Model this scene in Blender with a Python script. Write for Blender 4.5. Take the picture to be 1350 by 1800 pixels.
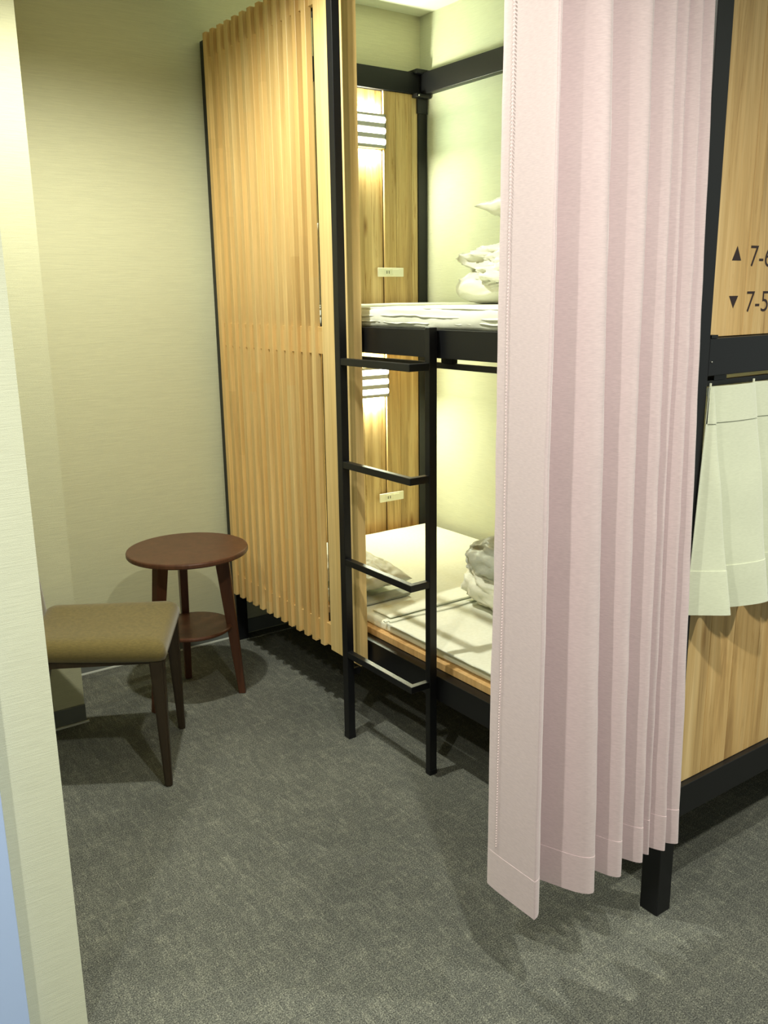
import bpy, bmesh, math, random
from mathutils import Vector, Matrix, noise
random.seed(7)
for o in list(bpy.data.objects): bpy.data.objects.remove(o)
SC = bpy.context.scene
COL = SC.collection
S = 1.42                      # one unit of the layout below is the camera height, 1.42 m

# ---------------------------------------------------------------- camera
yaw, pitch, roll, FPX = math.radians(35.3686), math.radians(13.6943), math.radians(-0.79672), 1567.37
fw = Vector((math.sin(yaw)*math.cos(pitch), math.cos(yaw)*math.cos(pitch), -math.sin(pitch)))
rt = Vector((math.cos(yaw), -math.sin(yaw), 0)); up = rt.cross(fw)
r2 = rt*math.cos(roll)+up*math.sin(roll); u2 = -rt*math.sin(roll)+up*math.cos(roll)
cam = bpy.data.objects.new('camera', bpy.data.cameras.new('camera')); COL.objects.link(cam)
M = Matrix((r2, u2, -fw)).transposed().to_4x4(); M.translation = Vector((0, 0, S))
cam.matrix_world = M
cam.data.sensor_fit = 'VERTICAL'; cam.data.sensor_height = 24; cam.data.lens = FPX/1800*24
cam.data.clip_start = 0.02
SC.camera = cam

# ---------------------------------------------------------------- world, lights, exposure
w = bpy.data.worlds.new('world'); SC.world = w; w.use_nodes = True
w.node_tree.nodes['Background'].inputs[0].default_value = (0.86, 0.95, 0.86, 1)
w.node_tree.nodes['Background'].inputs[1].default_value = 0.42
SC.view_settings.view_transform = 'Standard'; SC.view_settings.look = 'None'
SC.view_settings.exposure = 0.0; SC.view_settings.gamma = 1; SC.view_settings.use_curve_mapping = False

def spot(name, x, y, z, power, col, size=156, blend=.35, rad=.03):
    l = bpy.data.lights.new(name, 'SPOT'); l.energy = power; l.color = col
    l.spot_size = math.radians(size); l.spot_blend = blend; l.shadow_soft_size = rad
    o = bpy.data.objects.new(name, l); COL.objects.link(o); o.location = (x*S, y*S, z*S)
    return o
WARM = (1.0, 1.0, .85)
spot('nook_downlight', .58, 1.47, 1.79, 138, WARM, size=154, blend=.55)
spot('corridor_downlight', .50, .25, 1.79, 140, (1.0, .99, .84), size=146, blend=.9)
spot('corridor_downlight_left', -.30, .40, 1.79, 100, (1.0, .99, .84), size=150, blend=.8)
spot('corridor_downlight_right', 1.75, -.15, 1.79, 165, (1.0, .98, .82), size=150, blend=.9, rad=.05)

# ---------------------------------------------------------------- materials
def lin(c):
    return tuple(((v/255)/12.92 if v/255 <= .04045 else ((v/255+.055)/1.055)**2.4) for v in c)+(1,)
class NT:
    def __init__(s, name, rough=.6, spec=.5):
        s.m = bpy.data.materials.new(name); s.m.use_nodes = True; s.t = s.m.node_tree
        s.b = s.t.nodes['Principled BSDF']; s.b.inputs['Roughness'].default_value = rough
        s.b.inputs['Specular IOR Level'].default_value = spec
        s.tc = s.n('ShaderNodeTexCoord')
    def n(s, k, **kw):
        x = s.t.nodes.new(k)
        for a, v in kw.items():
            if a.startswith('i_'):
                x.inputs[a[2:].replace('_', ' ')].default_value = v
            else: setattr(x, a, v)
        return x
    def l(s, a, b): s.t.links.new(a, b)
    def mapping(s, scale, out='Object', rnd=False):
        mp = s.n('ShaderNodeMapping'); mp.inputs['Scale'].default_value = scale
        s.l(s.tc.outputs[out], mp.inputs['Vector'])
        if rnd:
            oi = s.n('ShaderNodeObjectInfo'); mu = s.n('ShaderNodeMath', operation='MULTIPLY'); mu.inputs[1].default_value = 57.0
            s.l(oi.outputs['Random'], mu.inputs[0])
            cb = s.n('ShaderNodeCombineXYZ')
            for k in range(3): s.l(mu.outputs[0], cb.inputs[k])
            s.l(cb.outputs[0], mp.inputs['Location'])
        return mp.outputs[0]
    def noise(s, vec, scale, detail=3, rough=.5, dist=0):
        x = s.n('ShaderNodeTexNoise'); x.inputs['Scale'].default_value = scale; x.inputs['Detail'].default_value = detail
        x.inputs['Roughness'].default_value = rough; x.inputs['Distortion'].default_value = dist
        s.l(vec, x.inputs['Vector']); return x.outputs[0]
    def ramp(s, fac, stops):
        r = s.n('ShaderNodeValToRGB'); e = r.color_ramp.elements
        while len(e) < len(stops): e.new(.5)
        for q, (p, c) in zip(e, stops): q.position = p; q.color = c
        s.l(fac, r.inputs[0]); return r.outputs[0]
    def mix(s, f, a, b, mode='MIX'):
        x = s.n('ShaderNodeMix', data_type='RGBA', blend_type=mode)
        for i, v in ((0, f), (6, a), (7, b)):
            if hasattr(v, 'is_linked'): s.l(v, x.inputs[i])
            else: x.inputs[i].default_value = v
        return x.outputs[2]
    def bump(s, h, strength=.3, dist=.002):
        x = s.n('ShaderNodeBump'); x.inputs['Strength'].default_value = strength; x.inputs['Distance'].default_value = dist
        s.l(h, x.inputs['Height']); s.l(x.outputs[0], s.b.inputs['Normal'])
    def col(s, c):
        if hasattr(c, 'is_linked'): s.l(c, s.b.inputs['Base Color'])
        else: s.b.inputs['Base Color'].default_value = c

def m_wallpaper(name, c, axis='X'):
    k = NT(name, .75, .25)
    sc = (14, 14, 420)
    v = k.mapping(sc); a = k.noise(v, 1.0, 4, .6)
    g = k.noise(k.mapping((9, 9, 9)), 90, 2)
    f = k.ramp(a, [(.3, (0, 0, 0, 1)), (.7, (1, 1, 1, 1))])
    c1 = lin(c); c2 = lin([v_*.945 for v_ in c])
    k.col(k.mix(f, c2, c1))
    mx = k.n('ShaderNodeMath', operation='ADD'); k.l(a, mx.inputs[0]); k.l(g, mx.inputs[1])
    k.bump(mx.outputs[0], .45, .0012)
    return k.m
def m_wood(name, cols, rough=.45, gs=1.0, segs=0.0, knots=True, tint=.5, streak=0):
    """vertical grain; cols = dark, mid, light; per-object tone; segs = finger-jointed lengths"""
    k = NT(name, rough, .4)
    v = k.mapping((34*gs, 34*gs, 1.7*gs), rnd=True)
    a = k.noise(v, 1.0, 6, .62, .7)
    v2 = k.mapping((190*gs, 190*gs, 5*gs), rnd=True); b = k.noise(v2, 1.0, 3, .5)
    base = k.ramp(a, [(.25, lin(cols[0])), (.48, lin(cols[1])), (.72, lin(cols[2]))])
    fine = k.ramp(b, [(.3, (.86, .84, .80, 1)), (.7, (1.04, 1.03, 1.02, 1))])
    c = k.mix(1.0, base, fine, 'MULTIPLY')
    oi = k.n('ShaderNodeObjectInfo')
    if segs:
        sp = k.n('ShaderNodeSeparateXYZ'); k.l(k.tc.outputs['Object'], sp.inputs[0])
        m1 = k.n('ShaderNodeMath', operation='MULTIPLY_ADD'); k.l(oi.outputs['Random'], m1.inputs[0]); m1.inputs[1].default_value = 13.7
        m2 = k.n('ShaderNodeMath', operation='MULTIPLY'); k.l(sp.outputs[2], m2.inputs[0]); m2.inputs[1].default_value = segs
        k.l(m2.outputs[0], m1.inputs[2])
        fl = k.n('ShaderNodeMath', operation='FLOOR'); k.l(m1.outputs[0], fl.inputs[0])
        cb = k.n('ShaderNodeCombineXYZ'); k.l(fl.outputs[0], cb.inputs[0]); k.l(oi.outputs['Random'], cb.inputs[1])
        wn = k.n('ShaderNodeTexWhiteNoise', noise_dimensions='3D'); k.l(cb.outputs[0], wn.inputs['Vector']); rnd = wn.outputs['Value']
    else: rnd = oi.outputs['Random']
    t = k.ramp(rnd, [(0, (1-.22*tint, 1-.30*tint, 1-.42*tint, 1)), (.35, (1, .95, .88, 1)), (.7, (1.0, 1.0, 1.0, 1)), (1, (.97, .99, 1.0, 1))])
    c = k.mix(1.0, c, t, 'MULTIPLY')
    if knots:
        kv = k.mapping((5.5, 5.5, 1.5), rnd=True)
        vo = k.n('ShaderNodeTexVoronoi'); vo.inputs['Scale'].default_value = 1.35; k.l(kv, vo.inputs['Vector'])
        kn = k.ramp(vo.outputs['Distance'], [(.015, (.30, .20, .12, 1)), (.05, (.62, .52, .40, 1)), (.11, (1, 1, 1, 1))])
        c = k.mix(.85, c, kn, 'MULTIPLY')
    if streak:
        sv = k.mapping((46, 46, 2.1), rnd=True); sn = k.noise(sv, 1.0, 5, .7, 1.6)
        c = k.mix(streak, c, k.ramp(sn, [(.56, (1, 1, 1, 1)), (.63, (.74, .66, .52, 1)), (.70, (.48, .38, .26, 1))]), 'MULTIPLY')
    k.col(c); k.bump(b, .12, .0006)
    return k.m
def m_plain(name, c, rough=.5, spec=.5, metal=0, bump=0, bs=300, em=None, tr=0):
    k = NT(name, rough, spec); k.col(lin(c)); k.b.inputs['Metallic'].default_value = metal
    if bump:
        k.bump(k.noise(k.mapping((1, 1, 1)), bs, 2), bump, .0008)
    if em: k.b.inputs['Emission Color'].default_value = em[0]; k.b.inputs['Emission Strength'].default_value = em[1]
    if tr: k.b.inputs['Transmission Weight'].default_value = tr
    return k.m
def m_fabric(name, c, c2, scale=(1, 1, 1), bs=700, rough=.8, sheen=.3, bump=.35, trans=0):
    k = NT(name, rough, .15)
    v = k.mapping(scale); a = k.noise(v, bs, 2)
    v2 = k.mapping((90, 90, 900)); b = k.noise(v2, 1.0, 2)
    k.col(k.mix(k.ramp(b, [(.35, (0, 0, 0, 1)), (.65, (1, 1, 1, 1))]), lin(c2), lin(c)))
    k.b.inputs['Sheen Weight'].default_value = sheen
    k.bump(a, bump, .0008)
    if trans:
        tl = k.n('ShaderNodeBsdfTranslucent'); tl.inputs[0].default_value = lin(c)
        mx = k.n('ShaderNodeMixShader'); mx.inputs[0].default_value = trans
        out = k.t.nodes['Material Output']; k.l(k.b.outputs[0], mx.inputs[1]); k.l(tl.outputs[0], mx.inputs[2]); k.l(mx.outputs[0], out.inputs[0])
    return k.m
def m_carpet():
    k = NT('carpet', .95, .1)
    v = k.mapping((1, 1, 1))
    a = k.noise(v, 2.2, 4, .55); b = k.noise(v, 330, 2, .6); c = k.noise(v, 900, 1)
    st = k.mapping((60, 14, 1)); rt_ = st.node if hasattr(st, 'node') else None
    f1 = k.noise(st, 1.0, 5, .7, 1.2)
    f2 = k.noise(k.mapping((16, 70, 1)), 1.0, 5, .7, 1.2)
    base = k.mix(k.ramp(a, [(.3, (0, 0, 0, 1)), (.7, (1, 1, 1, 1))]), lin((108, 110, 106)), lin((128, 130, 124)))
    sp = k.ramp(b, [(.30, (.28, .28, .29, 1)), (.5, (.85, .85, .85, 1)), (.70, (2.0, 1.98, 1.9, 1))])
    c_ = k.mix(1, base, sp, 'MULTIPLY')
    fl = k.ramp(f1, [(.46, (.85, .85, .85, 1)), (.62, (1.15, 1.14, 1.1, 1)), (.74, (1.5, 1.48, 1.43, 1))])
    c_ = k.mix(1, c_, fl, 'MULTIPLY')
    fl2 = k.ramp(f2, [(.48, (.9, .9, .9, 1)), (.64, (1.15, 1.14, 1.1, 1)), (.76, (1.4, 1.38, 1.33, 1))])
    c_ = k.mix(1, c_, fl2, 'MULTIPLY')
    k.col(c_)
    mx = k.n('ShaderNodeMath', operation='ADD'); k.l(b, mx.inputs[0]); k.l(c, mx.inputs[1])
    k.bump(mx.outputs[0], .9, .003)
    return k.m
MT = dict(
    wall=m_wallpaper('wallpaper_beige', (203, 202, 170)),
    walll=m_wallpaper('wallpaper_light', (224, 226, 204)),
    wallin=m_wallpaper('wallpaper_bunk', (204, 208, 184)),
    ceil=m_plain('ceiling_paint', (226, 230, 212), .8, .2, bump=.2, bs=120),
    carpet=m_carpet(),
    base=m_plain('grey_vinyl', (104, 108, 104), .45, .4, bump=.1),
    basel=m_plain('white_caulk', (205, 208, 200), .5),
    black=m_plain('black_powder_coat', (12, 13, 17), .42, .45, bump=.12, bs=500),
    slat=m_wood('slat_wood', ((205, 170, 110), (213, 181, 122), (220, 192, 136)), .42, .7, 1.15, False, .62),
    board=m_wood('board_wood', ((220, 186, 124), (229, 198, 137), (236, 208, 150)), .42, .6, 0, False, .1),
    oak=m_wood('oak_panel', ((150, 118, 76), (205, 172, 118), (228, 200, 150)), .5, .55, 0, True, .45, .45),
    oakin=m_wood('oak_headboard', ((138, 116, 76), (190, 166, 116), (214, 194, 146)), .5, .6, 0, True, .3, .9),
    pinef=m_wood('bed_board_wood', ((190, 150, 100), (215, 178, 125), (228, 195, 145)), .5, .6, 0, False, .2),
    walnut=m_wood('brown_stained_wood', ((72, 44, 31), (84, 52, 37), (95, 60, 43)), .38, .8, 0, False, .1),
    legs=m_wood('dark_chair_wood', ((44, 36, 28), (54, 44, 33), (64, 52, 38)), .4, .8, 0, False, .1),
    olive=m_fabric('olive_upholstery', (112, 98, 56), (98, 86, 48), bs=520, rough=.75, bump=.5),
    pink=m_fabric('pink_curtain_cloth', (214, 194, 198), (203, 183, 188), bs=900, rough=.72, sheen=.35, bump=.12),
    pinkthread=m_plain('pink_thread', (232, 212, 214), .6),
    satin=m_fabric('cream_satin_cloth', (212, 216, 194), (203, 207, 185), bs=900, rough=.42, sheen=.5, bump=.12),
    sheet=m_fabric('white_sheet', (236, 238, 222), (230, 232, 214), bs=800, rough=.7, sheen=.2, bump=.15),
    duvet=m_fabric('white_duvet', (224, 225, 208), (217, 218, 200), bs=600, rough=.5, sheen=.3, bump=.1),
    greycloth=m_fabric('grey_cover', (176, 180, 166), (166, 170, 156), bs=600, rough=.45, sheen=.3, bump=.1),
    plast=m_plain('cream_plastic', (226, 226, 205), .35),
    dark=m_plain('dark_slot', (40, 38, 34), .6),
    lampbody=m_plain('lamp_grey_body', (150, 152, 142), .4, .4),
    glow=m_plain('lamp_diffuser', (255, 255, 240), .5, em=((1, 1, .86, 1), 7)),
    ink=m_plain('dark_brown_ink', (38, 16, 14), .5),
    blue=m_plain('blue_daylight_tint', (188, 210, 255), .5, .3, bump=.2, bs=60),  # blue daylight put into the base colour
    steelc=m_plain('bare_screw', (190, 190, 185), .3, metal=1),
)

# ---------------------------------------------------------------- mesh helpers (coordinates in layout units)
WL = {}
def wloc(o): return WL[o.name] if o else Vector((0, 0, 0))
def link(name, me, mat, parent=None, origin=None, smooth=False, kind=None):
    """me holds world coordinates in layout units"""
    origin = Vector(origin) if origin is not None else wloc(parent)
    me.transform(Matrix.Translation(-origin)); me.transform(Matrix.Scale(S, 4))
    if mat: me.materials.append(MT[mat])
    if smooth:
        for p in me.polygons: p.use_smooth = True
    o = bpy.data.objects.new(name, me); COL.objects.link(o)
    if parent: o.parent = parent
    o.location = (origin-wloc(parent))*S
    WL[o.name] = origin
    if kind: o['kind'] = kind
    return o
def from_bm(bm, name='m'):
    me = bpy.data.meshes.new(name); bm.normal_update(); bm.to_mesh(me); bm.free(); return me
def b_box(bm, x0, x1, y0, y1, z0, z1, bev=0, seg=2):
    r = bmesh.ops.create_cube(bm, size=1); vs = r['verts']
    for v in vs:
        v.co = Vector((x0+(v.co.x+.5)*(x1-x0), y0+(v.co.y+.5)*(y1-y0), z0+(v.co.z+.5)*(z1-z0)))
    if bev:
        es = list({e for v in vs for e in v.link_edges})
        bmesh.ops.bevel(bm, geom=es, offset=bev, segments=seg, affect='EDGES', profile=.5)
def box(name, x0, x1, y0, y1, z0, z1, mat, parent=None, bev=0, seg=2, kind=None, origin=None):
    bm = bmesh.new(); b_box(bm, x0, x1, y0, y1, z0, z1, bev, seg)
    return link(name, from_bm(bm), mat, parent, origin, kind=kind, smooth=False)
def boxes(name, lst, mat, parent=None, bev=0, kind=None):
    bm = bmesh.new()
    for b in lst: b_box(bm, *b, bev)
    return link(name, from_bm(bm), mat, parent, kind=kind)
def prism(pts0, pts1):
    """loft two closed rings with caps"""
    bm = bmesh.new(); a = [bm.verts.new(p) for p in pts0]; b = [bm.verts.new(p) for p in pts1]
    n = len(a)
    for i in range(n): bm.faces.new((a[i], a[(i+1) % n], b[(i+1) % n], b[i]))
    bm.faces.new(a[::-1]); bm.faces.new(b)
    bmesh.ops.recalc_face_normals(bm, faces=bm.faces)
    return bm
def disc(cx, cy, z0, z1, r, bev=.003, n=64):
    bm = bmesh.new()
    prof = [(0, z0), (r-bev*1.2, z0), (r-bev*.3, z0+bev*.4), (r, z0+bev), (r, z1-bev), (r-bev*.3, z1-bev*.3), (r-bev, z1), (0, z1)]
    rings = []
    for (rr, z) in prof:
        rings.append([bm.verts.new((cx, cy, z))] if rr == 0 else [bm.verts.new((cx+rr*math.cos(2*math.pi*i/n), cy+rr*math.sin(2*math.pi*i/n), z)) for i in range(n)])
    for a, b in zip(rings, rings[1:]):
        for i in range(n):
            j = (i+1) % n
            if len(a) == 1: bm.faces.new((a[0], b[j], b[i]))
            elif len(b) == 1: bm.faces.new((a[i], a[j], b[0]))
            else: bm.faces.new((a[i], a[j], b[j], b[i]))
    bmesh.ops.recalc_face_normals(bm, faces=bm.faces)
    return bm
def empty(name, loc, label, cat, group=None):
    o = bpy.data.objects.new(name, None); COL.objects.link(o); o.location = Vector(loc)*S
    o.empty_display_size = .05
    WL[o.name] = Vector(loc); tag(o, label, cat, group); return o
def tag(o, label, cat=None, group=None):
    o['label'] = label
    if cat: o['category'] = cat
    if group: o['group'] = group
    return o
ST = 'structure'

# ---------------------------------------------------------------- room shell
CZ = 1.81
box('floor', -1.3, 3.2, -1.6, 2.45, -.05, 0, 'carpet', kind=ST)
box('ceiling', -1.3, 3.2, -1.6, 2.45, CZ, CZ+.05, 'ceil', kind=ST)
box('wall_back', -1.3, 1.90, 2.336, 2.42, 0, CZ, 'wall', kind=ST)
box('wall_right', 1.815, 1.90, .78, 2.336, 0, CZ, 'wallin', kind=ST)
box('wall_corner', -1.3, .557, 2.052, 2.336, 0, CZ, 'wall', kind=ST)
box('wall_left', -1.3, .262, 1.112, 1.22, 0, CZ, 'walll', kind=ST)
box('wall_end', -1.3, -1.22, -1.6, 2.336, 0, CZ, 'wall', kind=ST)
bb = box('baseboard_back', .557, 1.815, 2.330, 2.336, .004, .046, 'base', kind=ST, bev=.001)
tag(bb, 'grey skirting strip along the back wall')
box('skirting_edge', .557, 1.10, 2.327, 2.331, .0, .004, 'basel', bb)
bb = box('baseboard_corner', -.6, .557, 2.046, 2.052, .005, .046, 'base', kind=ST, bev=.001)
tag(bb, 'grey skirting strip on the projecting wall corner behind the chair')
box('skirting_edge', -.6, .562, 2.042, 2.047, .0, .004, 'basel', bb)
d = box('daylit_panel_1', -.5, .183, 1.085, 1.108, .006, 1.45, 'blue', kind=ST, bev=.002)  # stand-in for a side surface, blue daylight put into its colour
tag(d, 'stand-in panel with blue daylight put into its colour at the lower left edge, in front of the beige wall')

# ---------------------------------------------------------------- bunk bed
X0, X1, Y0, Y1 = 1.09, 1.812, .778, 2.332
BT = 1.643
bunk = empty('bunk_bed', (X0, Y0, 0), 'black steel double bunk bed with oak plank headboards and numbered end panel', 'bunk bed')
P = .0345
for (x, y) in ((X0, Y0), (X0, Y1-P), (X1-P, Y0), (X1-P, Y1-P)):
    box('post', x, x+P, y, y+P, 0, BT, 'black', bunk, .0012)
box('post', X0+.001, X0+.0085, 1.748, 1.775, .17, BT, 'black', bunk, .0012)  # added bar behind the screen, there to darken its last gap
# beams: long and short sides, three levels
for (z0, z1) in ((.168, .222), (.880, .9335), (1.583, BT)):
    box('side_beam', X0, X0+.025, Y0+P, Y1-P, z0, z1, 'black', bunk, .0010)
    box('side_beam', X1-.025, X1, Y0+P, Y1-P, z0, z1, 'black', bunk, .0010)
    box('end_beam', X0+P, X1-P, Y0, Y0+.025, z0, z1, 'black', bunk, .0010)
    box('end_beam', X0+P, X1-P, Y1-.035, Y1, z0, z1, 'black', bunk, .0010)
# corner collar and top plate at the far inner corner
for (d_, a_, b_) in ((.016, BT-.004, BT+.008), (.020, 1.572, 1.583), (.004, 1.530, 1.572)):
    box('corner_bracket', X1-P-d_, X1-.001, Y1-P-d_, Y1-.001, a_, b_, 'black', bunk, .0008)
boxes('corner_plate', [(X0+P+.001, X0+P+.016, Y0-.001, Y0+.010, .9335, .938)], 'black', bunk)
bm = bmesh.new()
bmesh.ops.create_uvsphere(bm, u_segments=10, v_segments=6, radius=.0028)
bmesh.ops.translate(bm, verts=bm.verts, vec=(X1-P-.012, Y1-P-.0215, 1.577)); link('screw', from_bm(bm), 'steelc', bunk, smooth=True)
bm = bmesh.new()
for (x, z) in ((X0+P+.006, .900),):
    bmesh.ops.create_uvsphere(bm, u_segments=8, v_segments=5, radius=.0014, matrix=Matrix.Translation((x, Y0-.0006, z)))
link('screw', from_bm(bm), 'steelc', bunk, smooth=True)
# bed boards
box('bed_board', X0+.0255, X1-.026, Y0+.036, Y1-.036, .2225, .2385, 'pinef', bunk, .0008)
box('bed_board', X0+.026, X1-.026, Y0+.036, Y1-.036, .914, .9325, 'pinef', bunk, .0008)
# headboards: planks at the far end; the planks left of x=1.651 are recessed behind the wall lamp
def planks(edges, y0, y1, z0, z1, mat, parent, rec=None):
    for a, b in zip(edges, edges[1:]):
        f = y0 if (rec is None or a >= rec-.001) else y0+.010
        box('plank', a+.0004, b-.0004, f, f+.008, z0, z1, mat, parent, .0007, 1, origin=(a, f, z0))
hb = box('headboard', X0+P, X1-P, 2.3285, 2.334, .945, 1.582, 'oakin', bunk); tag(hb, 'oak plank headboard of the upper bunk')
planks([1.126, 1.23, 1.35, 1.46, 1.56, 1.651, 1.695, 1.755, X1-P], 2.301, 0, .9365, 1.582, 'oakin', hb, 1.651)
hb = box('headboard', X0+P, X1-P, 2.3285, 2.334, .240, .879, 'oakin', bunk); tag(hb, 'oak plank headboard of the lower bunk')
planks([1.126, 1.21, 1.33, 1.45, 1.57, 1.651, 1.704, X1-P], 2.301, 0, .240, .879, 'oakin', hb, 1.651)
# numbered end panels (short side facing the corridor)
ep = box('end_panel', X0+P+.001, X1-P-.001, .800, .806, .934, 1.582, 'oak', bunk); tag(ep, 'upper oak end panel with bed numbers')
planks([X0+P+.001, 1.215, 1.238, 1.33, 1.44, 1.56, 1.66, X1-P-.001], .788, 0, .9345, 1.582, 'oak', ep)
lp = box('end_panel', X0+P+.001, X1-P-.001, .800, .806, .223, .575, 'oak', bunk); tag(lp, 'lower oak end panel below the cream curtain')
planks([X0+P+.001, 1.196, 1.262, 1.335, 1.45, 1.56, 1.66, X1-P-.001], .788, 0, .2225, .580, 'oak', lp)
box('panel_cap', X0+P+.001, X1-P-.001, .786, .808, .580, .590, 'black', bunk, .0008)
def text(name, s, x, z, h, wscale, parent):
    cu = bpy.data.curves.new('t', 'FONT'); cu.body = s; cu.size = 1; cu.extrude = .002; cu.offset = -.008
    ob = bpy.data.objects.new('t', cu); COL.objects.link(ob)
    bpy.context.view_layer.update()
    me = bpy.data.meshes.new_from_object(ob.evaluated_get(bpy.context.evaluated_depsgraph_get()))
    bpy.data.objects.remove(ob)
    ys = [v.co.y for v in me.vertices]; xs = [v.co.x for v in me.vertices]; k = h/(max(ys)-min(ys)); x_0 = min(xs); y_0 = min(ys)
    for v in me.vertices:
        a, b, c = v.co; v.co = Vector((x+(a-x_0)*k*wscale, .788-.0003-c*.05, z+(b-y_0)*k))
    me.materials.clear()
    return link(name, me, 'ink', parent)
text('bed_number', '7-6', 1.2205, 1.033, .0295, 1.06, ep)
text('bed_number', '7-5', 1.2195, .968, .0295, 1.06, ep)
def tri(pts):
    bm = prism([(x, .7882, z) for x, z in pts], [(x, .7877, z) for x, z in pts]); return from_bm(bm)
link('arrow_mark', tri([(1.176, 1.041), (1.198, 1.041), (1.187, 1.061)]), 'ink', ep)
link('arrow_mark', tri([(1.1755, .9915), (1.1975, .9915), (1.187, .974)]), 'ink', ep)

# ---------------------------------------------------------------- slatted screen
scr = empty('slatted_screen', (1.062, 1.60, .166), 'tall honey-coloured wooden slat screen closing the far half of the bunk side', 'screen')
SX0, SX1 = 1.062, 1.0825; SD1 = 1.0775
W = .0175; first = None
for i in range(13):
    y = 1.756+.0399*i+(.0006*math.sin(i*2.3))
    if first is None:
        first = box('slat', SX0, SD1, y, y+W, .166, 1.642, 'slat', scr, .0007, 1, origin=(SX0, y, .166))
    else:
        o = first.copy(); COL.objects.link(o); o.name = 'slat'; o.location = (0, (y-1.60)*S, 0)
bd = box('board', SX0, SX1, 1.597, 1.7245, .166, 1.642, 'board', scr, .0007, 1, origin=(SX0, 1.597, .166)); tag(bd, 'wide flat edge board')
for (z0, z1) in ((.170, .225), (.872, .932), (1.585, 1.640)):
    box('cross_rail', SX0+.0085, SX1, 1.7247, 2.262, z0, z1, 'slat', scr, .0005, 1, origin=(SX1, 1.7247, z0))

# ---------------------------------------------------------------- ladder
lad = empty('ladder', (1.067, 1.355, 0), 'black square-tube bunk ladder with four angled open rungs', 'ladder')
box('side_rail', 1.0185, 1.0365, 1.586, 1.606, .0015, 1.66, 'black', lad, .0010)
box('side_rail', 1.0675, 1.0860, 1.3475, 1.3625, .0015, .9385, 'black', lad, .0010)
box('foot_cap', 1.0180, 1.0370, 1.5855, 1.6065, 0, .012, 'black', lad, .0010)
box('foot_cap', 1.0670, 1.0865, 1.3470, 1.3630, 0, .012, 'black', lad, .0010)
for z in (.150, 1.60):
    box('standoff', 1.0365, 1.0618, 1.599, 1.605, z, z+.016, 'black', lad)
box('standoff', 1.086, 1.0897, 1.350, 1.360, .885, .93, 'black', lad)
RH = .0145
for zt in (.2165, .4355, .6535, .8725):
    z0 = zt-RH; a = .0135
    xo = 1.0195; yo = 1.3480
    pts = [(xo, 1.588), (xo, yo), (1.0677, yo), (1.0677, yo+a), (xo+a, yo+a), (xo+a, 1.588)]
    bm = bmesh.new(); lo = [bm.verts.new((x, y, z0)) for x, y in pts]; hi = [bm.verts.new((x, y, zt)) for x, y in pts]
    n = len(pts)
    for i in range(n): bm.faces.new((lo[i], lo[(i+1) % n], hi[(i+1) % n], hi[i]))
    bm.faces.new(lo[::-1]); bm.faces.new(hi); bmesh.ops.recalc_face_normals(bm, faces=bm.faces)
    bmesh.ops.bevel(bm, geom=list(bm.edges), offset=.0009, segments=1, affect='EDGES')
    link('rung', from_bm(bm), 'black', lad)

# curtain rails under the middle beams
cr = box('curtain_rail', 1.101, 1.111, .82, 1.69, .8595, .8705, 'black', None, .0008)
tag(cr, 'black curtain rail under the middle beam beside the ladder', 'curtain rail')
for (a_, b_) in ((1.319, 1.351), (1.655, 1.685), (.84, .87)):
    box('rail_bracket', 1.099, 1.113, a_, b_, .8705, .8798, 'black', cr)
cr2 = box('curtain_rail', 1.130, X1-P-.004, .786, .796, .8640, .8725, 'black', None, .0008)
tag(cr2, 'black curtain rail under the end beam, above the short cream curtain', 'curtain rail')
for a_ in (1.150, 1.45):
    box('rail_bracket', a_, a_+.03, .785, .797, .8725, .8798, 'black', cr2)

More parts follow.
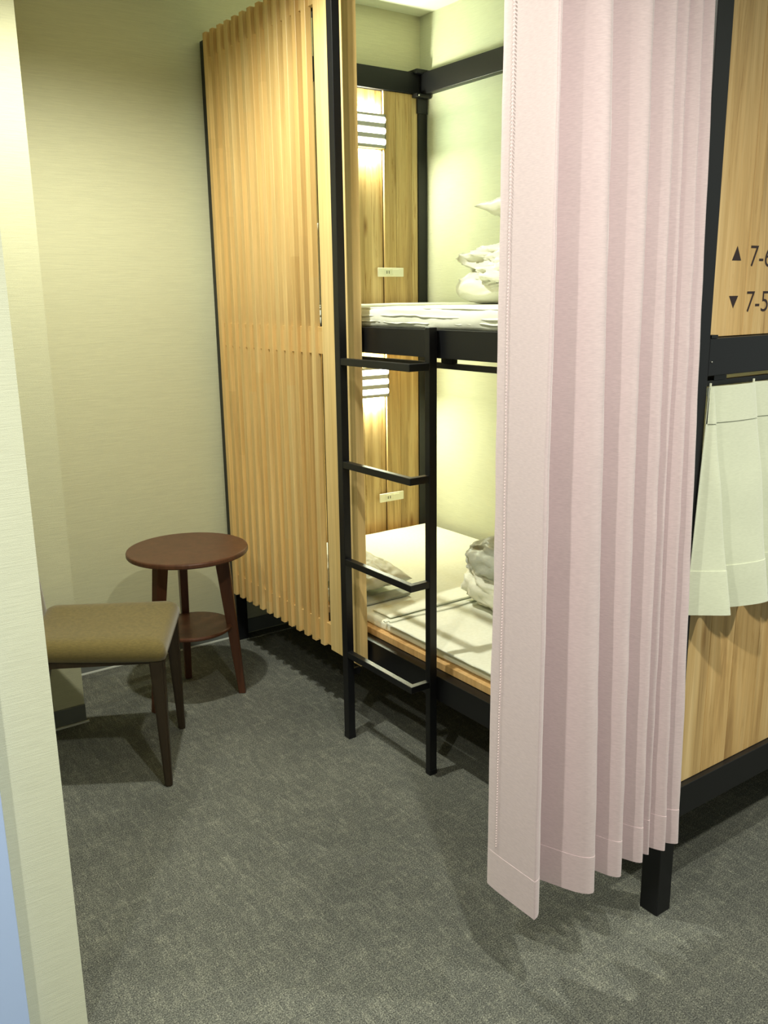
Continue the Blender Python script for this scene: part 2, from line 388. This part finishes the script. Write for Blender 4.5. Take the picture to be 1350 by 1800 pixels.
# ---------------------------------------------------------------- wall lamps and outlets
def wall_lamp(zc, lab, hi_glow=True):
    x0, x1 = 1.520, 1.6495; y1 = 2.3108; y0 = 2.287
    t = empty('wall_lamp', ((x0+x1)/2, y1, zc), lab, 'wall lamp', 'louvred lamps on the headboards')
    z0, z1 = zc-.047, zc+.047
    sl = [zc+.031, zc+.001, zc-.029]
    parts = [(x0, x1, y1-.006, y1, z0, z1)]
    zb = [z1] + [v for s in sl for v in (s+.0085, s-.0085)] + [z0]
    bm = bmesh.new(); b_box(bm, x0, x1, y1-.005, y1, z0, z1)
    for a, b in zip(zb[0::2], zb[1::2]):
        if a-b > .0008: b_box(bm, x0, x1, y0, y1-.005, b, a, .0006, 1)
    b_box(bm, x0-.001, x0+.003, y0, y1-.004, z0, z1); b_box(bm, x1-.003, x1, y0, y1-.004, z0, z1)
    link('housing', from_bm(bm), 'lampbody', t)
    for s in sl:
        bm = bmesh.new()
        n = 10
        ring = []
        for i in range(n+1):
            a = math.pi*i/n; ring.append((y0+.004-.008*math.sin(a), s+.0082*math.cos(a)))
        L = [bm.verts.new((x0+.003, y, z)) for y, z in ring]; R = [bm.verts.new((x1-.003, y, z)) for y, z in ring]
        for i in range(n): bm.faces.new((L[i], L[i+1], R[i+1], R[i]))
        bm.faces.new(L); bm.faces.new(R[::-1]); bm.faces.new((L[0], R[0], R[-1], L[-1]))
        link('diffuser', from_bm(bm), 'glow', t, smooth=False)
    for sgn, e in ((1, 5.0), (-1, 7.0)):
        l = bpy.data.lights.new('lamp_light', 'AREA'); l.shape = 'RECTANGLE'; l.size = .11*S; l.size_y = .007*S
        l.energy = e; l.color = (1.0, 1.0, .72)
        o = bpy.data.objects.new('lamp_light', l); COL.objects.link(o)
        o.location = ((x0+x1)/2*S, 2.3060*S, (zc+sgn*.049)*S)
        o.rotation_euler = (math.pi if sgn > 0 else 0, 0, 0)
    # light that leaves the louvres into the bunk
    l = bpy.data.lights.new('lamp_front_light', 'AREA'); l.shape = 'RECTANGLE'; l.size = .12*S; l.size_y = .07*S
    l.energy = 3.6; l.color = (.80, 1.0, .76)
    o = bpy.data.objects.new('lamp_front_light', l); COL.objects.link(o); o.location = ((x0+x1)/2*S, (y0-.008)*S, zc*S)
    o.rotation_euler = (math.radians(-90), 0, 0)
    return t
wall_lamp(1.467, 'louvred grey wall lamp glowing on the upper bunk headboard')
wall_lamp(.765-.03, 'louvred grey wall lamp glowing on the lower bunk headboard, seen behind the top rung')
def outlet(x0, x1, z0, z1, lab):
    t = empty('wall_outlet', ((x0+x1)/2, 2.300, z0), lab, 'outlet', 'outlets on the headboards')
    box('cover_plate', x0, x1, 2.2955, 2.3008, z0, z1, 'plast', t, .0012)
    xm = (x0*.63+x1*.37)
    box('socket', xm-.012, xm+.012, 2.2945, 2.2955, (z0+z1)/2-.009, (z0+z1)/2+.009, 'plast', t, .0004)
    boxes('socket_slots', [(xm-.0052, xm-.0030, 2.2941, 2.2946, (z0+z1)/2-.0045, (z0+z1)/2+.0045), (xm+.0030, xm+.0052, 2.2941, 2.2946, (z0+z1)/2-.0045, (z0+z1)/2+.0045)], 'dark', t)
    xr = (x0*.32+x1*.68)
    box('switch', xr-.012, xr+.012, 2.2940, 2.2956, (z0+z1)/2-.0085, (z0+z1)/2+.0085, 'plast', t, .0006)
outlet(1.621, 1.717, 1.0535, 1.0800, 'cream outlet plate on the upper bunk headboard')
outlet(1.616, 1.710, .3465, .3740, 'cream outlet plate on the lower bunk headboard')

# ---------------------------------------------------------------- bedding
def soft_slab(name, x0, x1, y0, y1, z0, z1, mat, parent=None, seed=0, wr=.0015, bulge=.002, nx=60, ny=110, sag=None, r=.010):
    """mattress-like slab with rounded, wrinkled sides"""
    bm = bmesh.new()
    def top(u, v): return (x0+(x1-x0)*u, y0+(y1-y0)*v)
    H = z1-z0; nz = 6
    rings = []
    # outline points (dense), then rings from bottom to top and inwards
    out = []
    for i in range(nx): out.append((x0+(x1-x0)*i/nx, y0, 0, -1))
    for i in range(ny): out.append((x1, y0+(y1-y0)*i/ny, 1, 0))
    for i in range(nx): out.append((x1-(x1-x0)*i/nx, y1, 0, 1))
    for i in range(ny): out.append((x0, y1-(y1-y0)*i/ny, -1, 0))
    prof = [(r*.6, 0), (r*.1, .12), (0, .35), (0, .6), (r*.12, .82), (r*.45, .95), (r, 1.0)]
    for (ins, h) in prof:
        ring = []
        for (x, y, ax, ay) in out:
            xx = min(max(x, x0+ins), x1-ins); yy = min(max(y, y0+ins), y1-ins)
            nv = noise.noise(Vector((x*9+seed, y*9, h*5)))*wr*2.0+noise.noise(Vector((x*38+seed, y*38, h*9+z0*40)))*wr
            if h > .999: nv *= .3
            ring.append(bm.verts.new((xx+ax*nv, yy+ay*nv, z0+H*h+(noise.noise(Vector((x*14, y*14, seed+3)))*wr*.8 if 0 < h else 0))))
        rings.append(ring)
    n = len(out)
    for a, b in zip(rings, rings[1:]):
        for i in range(n): bm.faces.new((a[i], a[(i+1) % n], b[(i+1) % n], b[i]))
    bm.faces.new(rings[0][::-1]); bm.faces.new(rings[-1])
    bmesh.ops.recalc_face_normals(bm, faces=bm.faces)
    return link(name, from_bm(bm), mat, parent, origin=(x0, y0, z0), smooth=True)
MB = .2388
ml = soft_slab('mattress', 1.130, 1.784, .83, 2.27, MB, .2600, 'sheet', seed=2, wr=.0012)
tag(ml, 'white mattress with smooth sheet on the lower bunk', 'mattress')
# folded quilted pad over its near half
pad = soft_slab('mattress_pad', 1.1185, 1.770, .85, 1.572, .2630, .2685, 'sheet', seed=9, wr=.0014, r=.003)
tag(pad, 'thin white pad folded over the near half of the lower mattress', 'bed pad')
bm = bmesh.new()
for k, yy in enumerate((1.563, 1.580)):
    prev = None
    for i in range(41):
        u = i/40; x = 1.122+.63*u; y = yy-.012*u+.003*math.sin(u*17+k)+(.004 if i == 0 else 0)
        c = Vector((x, y, (.2706 if k == 0 else .2650)+.0006*math.sin(u*23)))
        ring = [bm.verts.new(c+Vector((0, math.cos(a)*.0035, math.sin(a)*.0024))) for a in [2*math.pi*j/8 for j in range(8)]]
        if prev:
            for j in range(8): bm.faces.new((prev[j], prev[(j+1) % 8], ring[(j+1) % 8], ring[j]))
        prev = ring
link('piping', from_bm(bm), 'sheet', pad, smooth=True)
fs = soft_slab('folded_sheet', 1.150, 1.760, 1.600, 1.672, .2625, .2668, 'sheet', seed=31, wr=.0015, r=.004)
tag(fs, 'folded white sheet strip lying across the middle of the lower mattress', 'sheet')
mu = soft_slab('mattress', 1.1085, 1.782, .83, 2.27, .9340, .9745, 'sheet', seed=5, wr=.0028, r=.007)
tag(mu, 'white mattress in a wrinkled cover on the upper bunk', 'mattress')
# piping ridge round the upper mattress front, wavy
def wavy_ridge(parent, z, amp, rr, seed, dx):
    bm = bmesh.new(); prev = None
    for i in range(221):
        u = i/220; y = .84+1.42*u
        zz = z+amp*noise.noise(Vector((y*11, seed, 0)))+amp*.5*noise.noise(Vector((y*34, seed, 4)))
        c = Vector((1.1085+dx+.0012*noise.noise(Vector((y*25, seed, 9))), y, zz))
        ring = [bm.verts.new(c+Vector((math.cos(a)*rr*.8, 0, math.sin(a)*rr))) for a in [2*math.pi*j/8 for j in range(8)]]
        if prev:
            for j in range(8): bm.faces.new((prev[j], prev[(j+1) % 8], ring[(j+1) % 8], ring[j]))
        prev = ring
    link('piping', from_bm(bm), 'sheet', parent, smooth=True)
wavy_ridge(mu, .9560, .004, .0022, 1.5, .0002)
wavy_ridge(mu, .9722, .0012, .0018, 7.7, .0030)
wavy_ridge(mu, .9440, .005, .0016, 12.2, .0008)

def blob(name, c, rad, mat, seed, amp, parent=None, flat=None, sub=5, freq=2.2, rot=0, sq=1.0, origin=None, pinch=0):
    """crumpled cloth volume: ellipsoid with ridged folds, flattened onto flat"""
    bm = bmesh.new(); bmesh.ops.create_icosphere(bm, subdivisions=sub, radius=1)
    R = Matrix.Rotation(rot, 3, 'Z')
    for v in bm.verts:
        d = v.co.normalized()
        q = d*freq+Vector((seed, seed*.7, -seed))
        wv = noise.noise_vector(q*.8)*.6
        n1 = noise.noise(q+wv); n2 = noise.noise((q+wv)*2.3+Vector((5, 2, 1)))
        rdg = 1-abs(noise.noise((q+wv)*1.5))*2.6
        k = 1+amp*(n1*.9+n2*.35+.45*(rdg-.4))
        sx = [math.copysign(abs(t)**sq, t) for t in d]
        p = Vector((sx[0]*rad[0], sx[1]*rad[1], sx[2]*rad[2]))*k
        p = R @ p+Vector(c)
        if flat is not None and p.z < flat: p.z = flat+(p.z-flat)*.02+.0004
        v.co = p
    if flat is not None:
        mz = min(v.co.z for v in bm.verts)
        for v in bm.verts: v.co.z += flat-mz+.0003 if v.co.z < flat+.002 else 0
    return link(name, from_bm(bm), mat, parent, origin=origin or c, smooth=True)
def pillow(name, c, ax, ay, an, hx, hy, th, mat, seed, wr=.06, parent=None):
    """cushion with pointed corners; ax, ay span it, an is its normal"""
    ax, ay, an = Vector(ax).normalized(), Vector(ay).normalized(), Vector(an).normalized()
    N = 44; bm = bmesh.new(); grid = []
    for side in (1, -1):
        g = []
        for i in range(N+1):
            row = []
            for j in range(N+1):
                u = 2*i/N-1; v = 2*j/N-1
                px_ = u*(1-.10*(1-abs(u)**3)*abs(v)**2*0-.09*(1-v*v)*abs(u)**4); py = v*(1-.09*(1-u*u)*abs(v)**4)
                t = ((1-u**2)*(1-v**2))**.42
                q = Vector((u*2.1+seed, v*2.1, side*3))
                wr_ = 1+wr*(noise.noise(q*1.3)*1.4-abs(noise.noise(q*2.4))*1.8)
                hgt = side*th*t*wr_
                row.append((Vector(c)+ax*hx*px_+ay*hy*py+an*hgt, t))
            g.append(row)
        grid.append(g)
    V = {}
    def gv(s, i, j):
        edge = i in (0, N) or j in (0, N)
        key = (0 if edge else s, i, j)
        if key not in V: V[key] = bm.verts.new(grid[s][i][j][0])
        return V[key]
    for s in (0, 1):
        for i in range(N):
            for j in range(N):
                f = [gv(s, i, j), gv(s, i+1, j), gv(s, i+1, j+1), gv(s, i, j+1)]
                bm.faces.new(f if s == 0 else f[::-1])
    bmesh.ops.recalc_face_normals(bm, faces=bm.faces)
    return link(name, from_bm(bm), mat, parent, origin=c, smooth=True)

# upper bunk: rolled duvet with a smooth end, crumpled top, pillow perched on it (right part is behind the pink curtain)
UT = .9748
du = empty('duvet', (1.52, 1.55, UT), 'crumpled white duvet heaped on the upper mattress beside the pink curtain', 'duvet')
blob('duvet_roll', (1.520, 1.605, UT+.043), (.105, .150, .046), 'duvet', 3.1, .10, du, flat=UT, freq=1.2, sq=.86)
blob('duvet_fold', (1.535, 1.575, UT+.100), (.110, .155, .040), 'duvet', 8.4, .26, du, freq=2.3, sq=.9)
blob('duvet_fold', (1.500, 1.520, UT+.062), (.105, .130, .040), 'duvet', 5.7, .25, du, freq=2.6, sq=.9)
blob('duvet_fold', (1.600, 1.430, UT+.110), (.110, .120, .050), 'duvet', 6.9, .2, du, freq=2.3, sq=.9)
tag(pillow('pillow', (1.56, 1.545, UT+.214), (.35, .93, .02), (.9, -.35, -.12), (.1, .1, 1), .155, .115, .030, 'duvet', 4.4, .35),
    'white pillow perched on top of the duvet on the upper bunk', 'pillow')
# pillow standing against the slats, upper bunk
tag(pillow('pillow', (1.155, 1.98, UT+.100), (0, 1, 0), (.12, 0, 1), (1, 0, -.12), .15, .100, .028, 'duvet', 14.4, .15),
    'white pillow leaning against the slats at the head of the upper bunk', 'pillow')
# lower bunk: duvet in grey cover
LT = .2724
dl = empty('duvet', (1.42, 1.43, LT), 'folded duvet in a grey and white cover on the near end of the lower mattress', 'duvet')
blob('duvet_body', (1.425, 1.440, LT+.045), (.105, .155, .050), 'duvet', 21.3, .18, dl, flat=LT, freq=2.0, sq=.8)
blob('duvet_cover', (1.430, 1.445, LT+.105), (.100, .150, .052), 'greycloth', 25.9, .18, dl, freq=2.2, sq=.75)
# lower bunk: pillow corner showing past the slat screen
tag(pillow('pillow', (1.225, 1.862, .2625+.041), (.15, 1, 0), (1, -.15, .05), (0, -.05, 1), .150, .090, .032, 'duvet', 17.7, .25),
    'pale pillow on the lower bunk, only its corner showing past the slat screen', 'pillow')
tw = soft_slab('folded_towel', 1.140, 1.29, 1.706, 1.752, .2625, .2700, 'greycloth', seed=41, wr=.0015, r=.003)
tag(tw, 'folded grey towel on the lower mattress edge, below the pillow corner', 'towel')

# ---------------------------------------------------------------- curtains
def catmull(pts, n):
    out = []
    P_ = [pts[0]]+pts+[pts[-1]]
    for i in range(1, len(P_)-2):
        for k in range(n):
            t = k/n; a, b, c, d = [Vector(P_[i+j-1]) for j in range(4)]
            out.append(.5*((2*b)+(c-a)*t+(2*a-5*b+4*c-d)*t*t+(3*b-a-3*c+d)*t**3))
    out.append(Vector(P_[-2])); return out
def curtain_mesh(top, bot, z1, z0, nz, n, wob=None, thick=.0012, v0=0, v1=1, prof_=None, ymax=None):
    prof_ = prof_ or (lambda q: pleat(q))
    A = prof_(top); B = prof_(bot)
    bm = bmesh.new(); rows = []
    for k in range(nz+1):
        f = v0+(v1-v0)*k/nz; z = z1+(z0-z1)*f; row = []
        for i, (a, b) in enumerate(zip(A, B)):
            p = a.lerp(b, f); q = Vector((p.x, p.y, z))
            if wob: q += wob(i/(len(A)-1), f, p)
            if ymax: q.y = min(q.y, ymax if q.x > 1.128 else .7750)
            row.append(bm.verts.new(q))
        rows.append(row)
    for r0, r1 in zip(rows, rows[1:]):
        for i in range(len(r0)-1): bm.faces.new((r0[i], r0[i+1], r1[i+1], r1[i]))
    back = [[bm.verts.new(v.co+Vector((thick*.3, thick, 0))) for v in r] for r in rows]
    for r0, r1 in zip(back, back[1:]):
        for i in range(len(r0)-1): bm.faces.new((r0[i], r1[i], r1[i+1], r0[i+1]))
    rim = []
    for i in range(len(rows[0])-1):
        rim.append(bm.faces.new((rows[0][i], back[0][i], back[0][i+1], rows[0][i+1])))
        rim.append(bm.faces.new((rows[-1][i], rows[-1][i+1], back[-1][i+1], back[-1][i])))
    for k in range(nz):
        rim.append(bm.faces.new((rows[k][0], rows[k+1][0], back[k+1][0], back[k][0])))
        rim.append(bm.faces.new((rows[k][-1], back[k][-1], back[k+1][-1], rows[k+1][-1])))
    for f_ in rim:
        for e in f_.edges: e.smooth = False
    return bm
# plan of the gathered pink curtain: ridges (front) and valleys (back), given at two heights
def pleat(ext, n=10, over=.16):
    """smooth pleats through alternating extremes; ridges lean over the valley that follows them"""
    out = []
    for k in range(len(ext)-1):
        (xa, ya), (xb, yb) = ext[k], ext[k+1]
        for i in range(n):
            t = i/n; c = (1-math.cos(math.pi*t))/2
            fall = yb > ya
            e = math.sin(math.pi*t)
            x = xa+(xb-xa)*t+(over if fall else -over*.35)*abs(xb-xa)*e
            out.append(Vector((x, ya+(yb-ya)*c)))
    out.append(Vector(ext[-1])); return out
mid = [(.786, .850), (.7785, .756), (.818, .823), (.860, .756), (.897, .812), (.934, .756), (.962, .800), (.986, .760), (.997, .783), (1.012, .762), (1.020, .780), (1.032, .757), (1.041, .7725), (1.053, .756), (1.0535, .7735)]
bot = [(.786, .856), (.783, .757), (.838, .836), (.894, .748), (.922, .815), (.953, .750), (.978, .803), (1.008, .752), (1.019, .785), (1.032, .760), (1.042, .782), (1.060, .751), (1.070, .7735), (1.093, .750), (1.0935, .7735)]
fm = (1.735-1.33)/(1.735-.152)
top = [(a[0]-(b[0]-a[0])*fm/(1-fm), min(a[1]-(b[1]-a[1])*fm/(1-fm), .7735 if a[0] > 1.03 else 9)) for a, b in zip(mid, bot)]
def wob(u, f, p):
    return Vector((.0016*noise.noise(Vector((u*22, f*4, 1))), .0022*noise.noise(Vector((u*26, f*5, 3)))+.0012*noise.noise(Vector((u*50, f*26, 7)))*(1 if f > .3 else .4), 0))
CT, CB = 1.735, .152
pc = empty('curtain', (.93, .79, CB), 'long pale pink curtain gathered in deep folds in front of the bunk post', 'curtain')
link('cloth', from_bm(curtain_mesh(top, bot, CT, CB, 90, 9, wob)), 'pink', pc, smooth=True)
def off(pts, d): return [(x-d*.6, y-d) for x, y in pts]
hemf = 1-.060/(CT-CB)
link('hem', from_bm(curtain_mesh(off(top, .0006), off(bot, .0006), CT, CB-.0006, 5, 9, wob, thick=.0012, v0=hemf)), 'pink', pc, smooth=True)
# side hem stitching: short thread dashes down the leading panel
A = pleat(top); B = pleat(bot)
bm = bmesh.new(); k = 0; ii = 3
z = CT-.01
while z > CB+.07:
    f = (CT-z)/(CT-CB); p = A[ii].lerp(B[ii], f); q = p+wob(ii/(len(A)-1), f, p).xy if False else p
    wv = wob(ii/(len(A)-1), f, p)
    b_box(bm, q.x+wv.x-.0018, q.x+wv.x-.0006, q.y+wv.y-.0005, q.y+wv.y+.0005, z-.0016, z)
    z -= .0042
link('stitching', from_bm(bm), 'pinkthread', pc, kind='stuff')
rod = bmesh.new(); bmesh.ops.create_cone(rod, cap_ends=True, segments=16, radius1=.008, radius2=.008, depth=.98)
bmesh.ops.rotate(rod, verts=rod.verts, matrix=Matrix.Rotation(math.pi/2, 3, 'Y')); bmesh.ops.translate(rod, verts=rod.verts, vec=(.65, .79, CT+.009))
link('curtain_rod', from_bm(rod), 'black', pc, smooth=True)
for a_ in (.30, 1.06): box('rod_bracket', a_, a_+.01, .785, .795, CT+.016, CZ, 'black', pc)

# short cream curtain on the end rail
def zz(x0, x1, n, ya, yb, skew=.3):
    out = []; 
    for i in range(n):
        a = x0+(x1-x0)*i/n; w_ = (x1-x0)/n
        out += [(a, yb), (a+w_*.30, ya), (a+w_*.72, ya-.001), (a+w_*.93, yb+.002)]
    out.append((x1, yb)); return out
wx0, wx1 = 1.121, 1.771
nf = 6
def saw(xs, yb, ya):
    """pleats that swell to the right and drop back sharply"""
    out = []
    for a, b in zip(xs, xs[1:]):
        w_ = b-a
        out += [(a, yb), (a+w_*.42, (ya+yb)/2-.003), (a+w_*.80, ya), (a+w_*.97, ya+.003)]
    out.append((xs[-1], yb)); return out
xt = [1.127, 1.139]+[1.139+.108*k for k in range(1, 6)]+[1.762]
xb = [1.106, 1.170]+[1.170+.106*k for k in range(1, 6)]+[1.765]
topw = saw(xt, .7825, .7755); botw = saw(xb, .7745, .7400)
def wobw(u, f, p):
    g = max(0, f-.16)
    return Vector((.004*noise.noise(Vector((u*9, f*2, 5)))*g, .0035*noise.noise(Vector((u*14, f*3.5, 2)))*min(1, g*4), .005*f*noise.noise(Vector((u*5.5, 1.7, 2)))))
wc = empty('curtain', (1.45, .78, .51), 'short cream satin curtain hanging under the end beam beside the pink curtain', 'curtain')
WT, WB = .8635, .522
link('cloth', from_bm(curtain_mesh(topw, botw, WT, WB, 60, 8, wobw, prof_=lambda q: catmull(q, 8), ymax=.7840, thick=.001)), 'satin', wc, smooth=True)
link('header_tape', from_bm(curtain_mesh(off(topw, .0011), off(botw, .0011), WT+.0008, WB, 8, 8, wobw, prof_=lambda q: catmull(q, 8), ymax=.7840, thick=.0012, v1=.155)), 'satin', wc, smooth=True)
link('hem', from_bm(curtain_mesh(off(topw, .0011), off(botw, .0011), WT, WB-.0006, 10, 8, wobw, prof_=lambda q: catmull(q, 8), ymax=.7840, thick=.0012, v0=.80)), 'satin', wc, smooth=True)
for xx in xt[1:-1]:
    if xx < 1.6: box('curtain_hook', xx-.0012, xx+.0012, .7815, .7835, .860, .869, 'plast', wc)

# ---------------------------------------------------------------- side table
TX, TY, TR, TZ = .828, 2.005, .1475, .402
tb = empty('side_table', (TX, TY, 0), 'round reddish-brown wooden side table with three splayed legs and lower shelf', 'table')
link('tabletop', from_bm(disc(TX, TY, TZ-.014, TZ, TR, .004)), 'walnut', tb, origin=(TX, TY, TZ-.014), smooth=False)
link('shelf', from_bm(disc(TX+.002, TY+.006, .188, .1975, .099, .003)), 'walnut', tb, origin=(TX, TY, .188))
feet = [(.940, 1.964), (.708, 1.992), (.862, 2.142)]
cxm = sum(f[0] for f in feet)/3; cym = sum(f[1] for f in feet)/3
tops = []
for fx, fy in feet:
    d = Vector((fx-cxm, fy-cym)).normalized(); pd = Vector((-d.y, d.x))
    topc = Vector((TX, TY+.004))+d*.083; botc = Vector((fx, fy))-d*.004
    tops.append(topc)
    def ring(c, wd, th, z): return [(c+d*a*wd+pd*b*th).to_3d()+Vector((0, 0, z)) for a, b in ((-1, -1), (1, -1), (1, 1), (-1, 1))]
    bm = prism(ring(botc, .0085, .0085, 0), ring(topc, .0175, .0105, TZ-.014))
    bmesh.ops.bevel(bm, geom=[e for e in bm.edges], offset=.0015, segments=1, affect='EDGES')
    link('leg', from_bm(bm), 'walnut', tb)
bm = bmesh.new()
for t, t2 in zip(tops, tops[1:]+tops[:1]):
    d = (t2-t).normalized(); pd = Vector((-d.y, d.x))
    lo = [(t+pd*.005*q).to_3d()+Vector((0, 0, z)) for q, z in ((-1, TZ-.036), (1, TZ-.036), (1, TZ-.0142), (-1, TZ-.0142))]
    hi = [(t2+pd*.005*q).to_3d()+Vector((0, 0, z)) for q, z in ((-1, TZ-.036), (1, TZ-.036), (1, TZ-.0142), (-1, TZ-.0142))]
    a = [bm.verts.new(p) for p in lo]; b = [bm.verts.new(p) for p in hi]
    for i in range(4): bm.faces.new((a[i], a[(i+1) % 4], b[(i+1) % 4], b[i]))
    bm.faces.new(a[::-1]); bm.faces.new(b)
bmesh.ops.recalc_face_normals(bm, faces=bm.faces)
link('apron', from_bm(bm), 'walnut', tb)

# ---------------------------------------------------------------- chair (faces right; its back is behind the near wall)
CN = Vector((.601, 1.633)); CF = Vector((.742, 1.880))           # near and far front corners of the seat
fd = Vector((.874, -.486)); sd = Vector((.486, .874)).normalized()  # facing, and from near side to far side
SW = .283; SD = .297; SH = .325
CN = Vector((.611, 1.630))
ch = empty('chair', ((CN+sd*SW/2-fd*SD/2).to_3d()), 'olive-brown upholstered chair with dark wooden legs beside the side table', 'chair')
def seatpt(u, v):   # u 0..1 from near side to far side, v 0..1 from front to back
    return CN+sd*SW*u-fd*SD*v
bm = bmesh.new(); N = 28
prof = [(.012, 0), (.003, .10), (0, .35), (.001, .55), (.005, .78), (.014, .93), (.030, 1.0)]
z0, z1 = SH-.046, SH
def outl(ins):
    pts = []
    n = 14; rr = .018
    L0, L1, W0, W1 = ins, SD-ins, ins, SW-ins
    cs = [((L0+rr), (W0+rr), math.pi, 1.5*math.pi), ((L1-rr), (W0+rr), 1.5*math.pi, 2*math.pi), ((L1-rr), (W1-rr), 0, .5*math.pi), ((L0+rr), (W1-rr), .5*math.pi, math.pi)]
    for i, (a, b, s, e) in enumerate(cs):
        for k in range(7):
            t = s+(e-s)*k/6; pts.append((a+rr*math.cos(t), b+rr*math.sin(t)))
        na, nb, ns, _ = cs[(i+1) % 4]
        q0 = pts[-1]; q1 = (na+rr*math.cos(ns), nb+rr*math.sin(ns))
        for k in range(1, n): pts.append((q0[0]+(q1[0]-q0[0])*k/n, q0[1]+(q1[1]-q0[1])*k/n))
    return pts
rings = []
def S3(l, wd, z):
    taper = 1-.10*(l/SD)
    c = (wd-SW/2)*taper+SW/2
    # slightly dished seat: rises towards the sides at the back
    z += .010*((wd/SW-.5)*2)**2*(l/SD)
    p = CN+sd*c-fd*l; return (p.x, p.y, z)
for ins, h in prof:
    rings.append([bm.verts.new(S3(a, b, z0+(z1-z0)*h)) for a, b in outl(ins)])
for ins in (.05, .075, .10):
    rings.append([bm.verts.new(S3(a, b, z1+.002*(ins/.12))) for a, b in outl(ins)])
n = len(rings[0])
for a, b in zip(rings, rings[1:]):
    for i in range(n): bm.faces.new((a[i], a[(i+1) % n], b[(i+1) % n], b[i]))
bm.faces.new(rings[0][::-1]); bm.faces.new(rings[-1])
bmesh.ops.recalc_face_normals(bm, faces=bm.faces)
link('seat', from_bm(bm), 'olive', ch, smooth=True)
def leg(u, v, du_, dv_, zt=SH-.040):
    a = seatpt(u, v); b = seatpt(u+du_, v+dv_)
    def rg(c, h, z): return [(c+sd*h*i+fd*h*j).to_3d()+Vector((0, 0, z)) for i, j in ((-1, -1), (1, -1), (1, 1), (-1, 1))]
    bm = prism(rg(b, .0075, 0), rg(a, .0150, zt))
    bmesh.ops.bevel(bm, geom=[e for e in bm.edges], offset=.003, segments=2, affect='EDGES')
    link('leg', from_bm(bm), 'legs', ch)
leg(.075, .07, -.03, -.02); leg(.925, .07, .03, -.02); leg(.14, 1.0, -.03, .34); leg(.86, .96, .03, .20)
bm = bmesh.new()
boxpts = []
for (u0, u1, v0_, v1_) in ((.06, .94, .05, .08), (.10, .90, .90, .93), (.06, .09, .08, .90), (.91, .94, .08, .90)):
    lo = [seatpt(u, v).to_3d()+Vector((0, 0, SH-.050)) for u, v in ((u0, v0_), (u1, v0_), (u1, v1_), (u0, v1_))]
    hi = [p+Vector((0, 0, .012)) for p in lo]
    a = [bm.verts.new(p) for p in lo]; b = [bm.verts.new(p) for p in hi]
    for i in range(4): bm.faces.new((a[i], a[(i+1) % 4], b[(i+1) % 4], b[i]))
    bm.faces.new(a[::-1]); bm.faces.new(b)
bmesh.ops.recalc_face_normals(bm, faces=bm.faces)
link('seat_frame', from_bm(bm), 'legs', ch)
# backrest: slightly curved padded panel leaning back
bm = bmesh.new(); rows = []
for side in (0, 1):
    g = []
    for i in range(17):
        z = SH-.030+.250*i/16; r_ = []
        for j in range(17):
            u = .09+.82*j/16; cur = .018*(1-((j/8)-1)**2)
            th = .012*math.sqrt(max(0, (1-((j/8)-1)**6)))*math.sqrt(max(0.05, 1-((i/8)-1)**8))
            v = .985+.10*(i/16)+cur*1.2+(th if side else -th)/SD
            r_.append(bm.verts.new(seatpt(u, v).to_3d()+Vector((0, 0, z))))
        g.append(r_)
    rows.append(g)
for s in (0, 1):
    for i in range(16):
        for j in range(16): bm.faces.new((rows[s][i][j], rows[s][i][j+1], rows[s][i+1][j+1], rows[s][i+1][j]))
for i in range(16):
    bm.faces.new((rows[0][i][0], rows[1][i][0], rows[1][i+1][0], rows[0][i+1][0])); bm.faces.new((rows[0][i][16], rows[0][i+1][16], rows[1][i+1][16], rows[1][i][16]))
for j in range(16):
    bm.faces.new((rows[0][0][j], rows[0][0][j+1], rows[1][0][j+1], rows[1][0][j])); bm.faces.new((rows[0][16][j], rows[1][16][j], rows[1][16][j+1], rows[0][16][j+1]))
bmesh.ops.recalc_face_normals(bm, faces=bm.faces)
link('backrest', from_bm(bm), 'olive', ch, smooth=True)
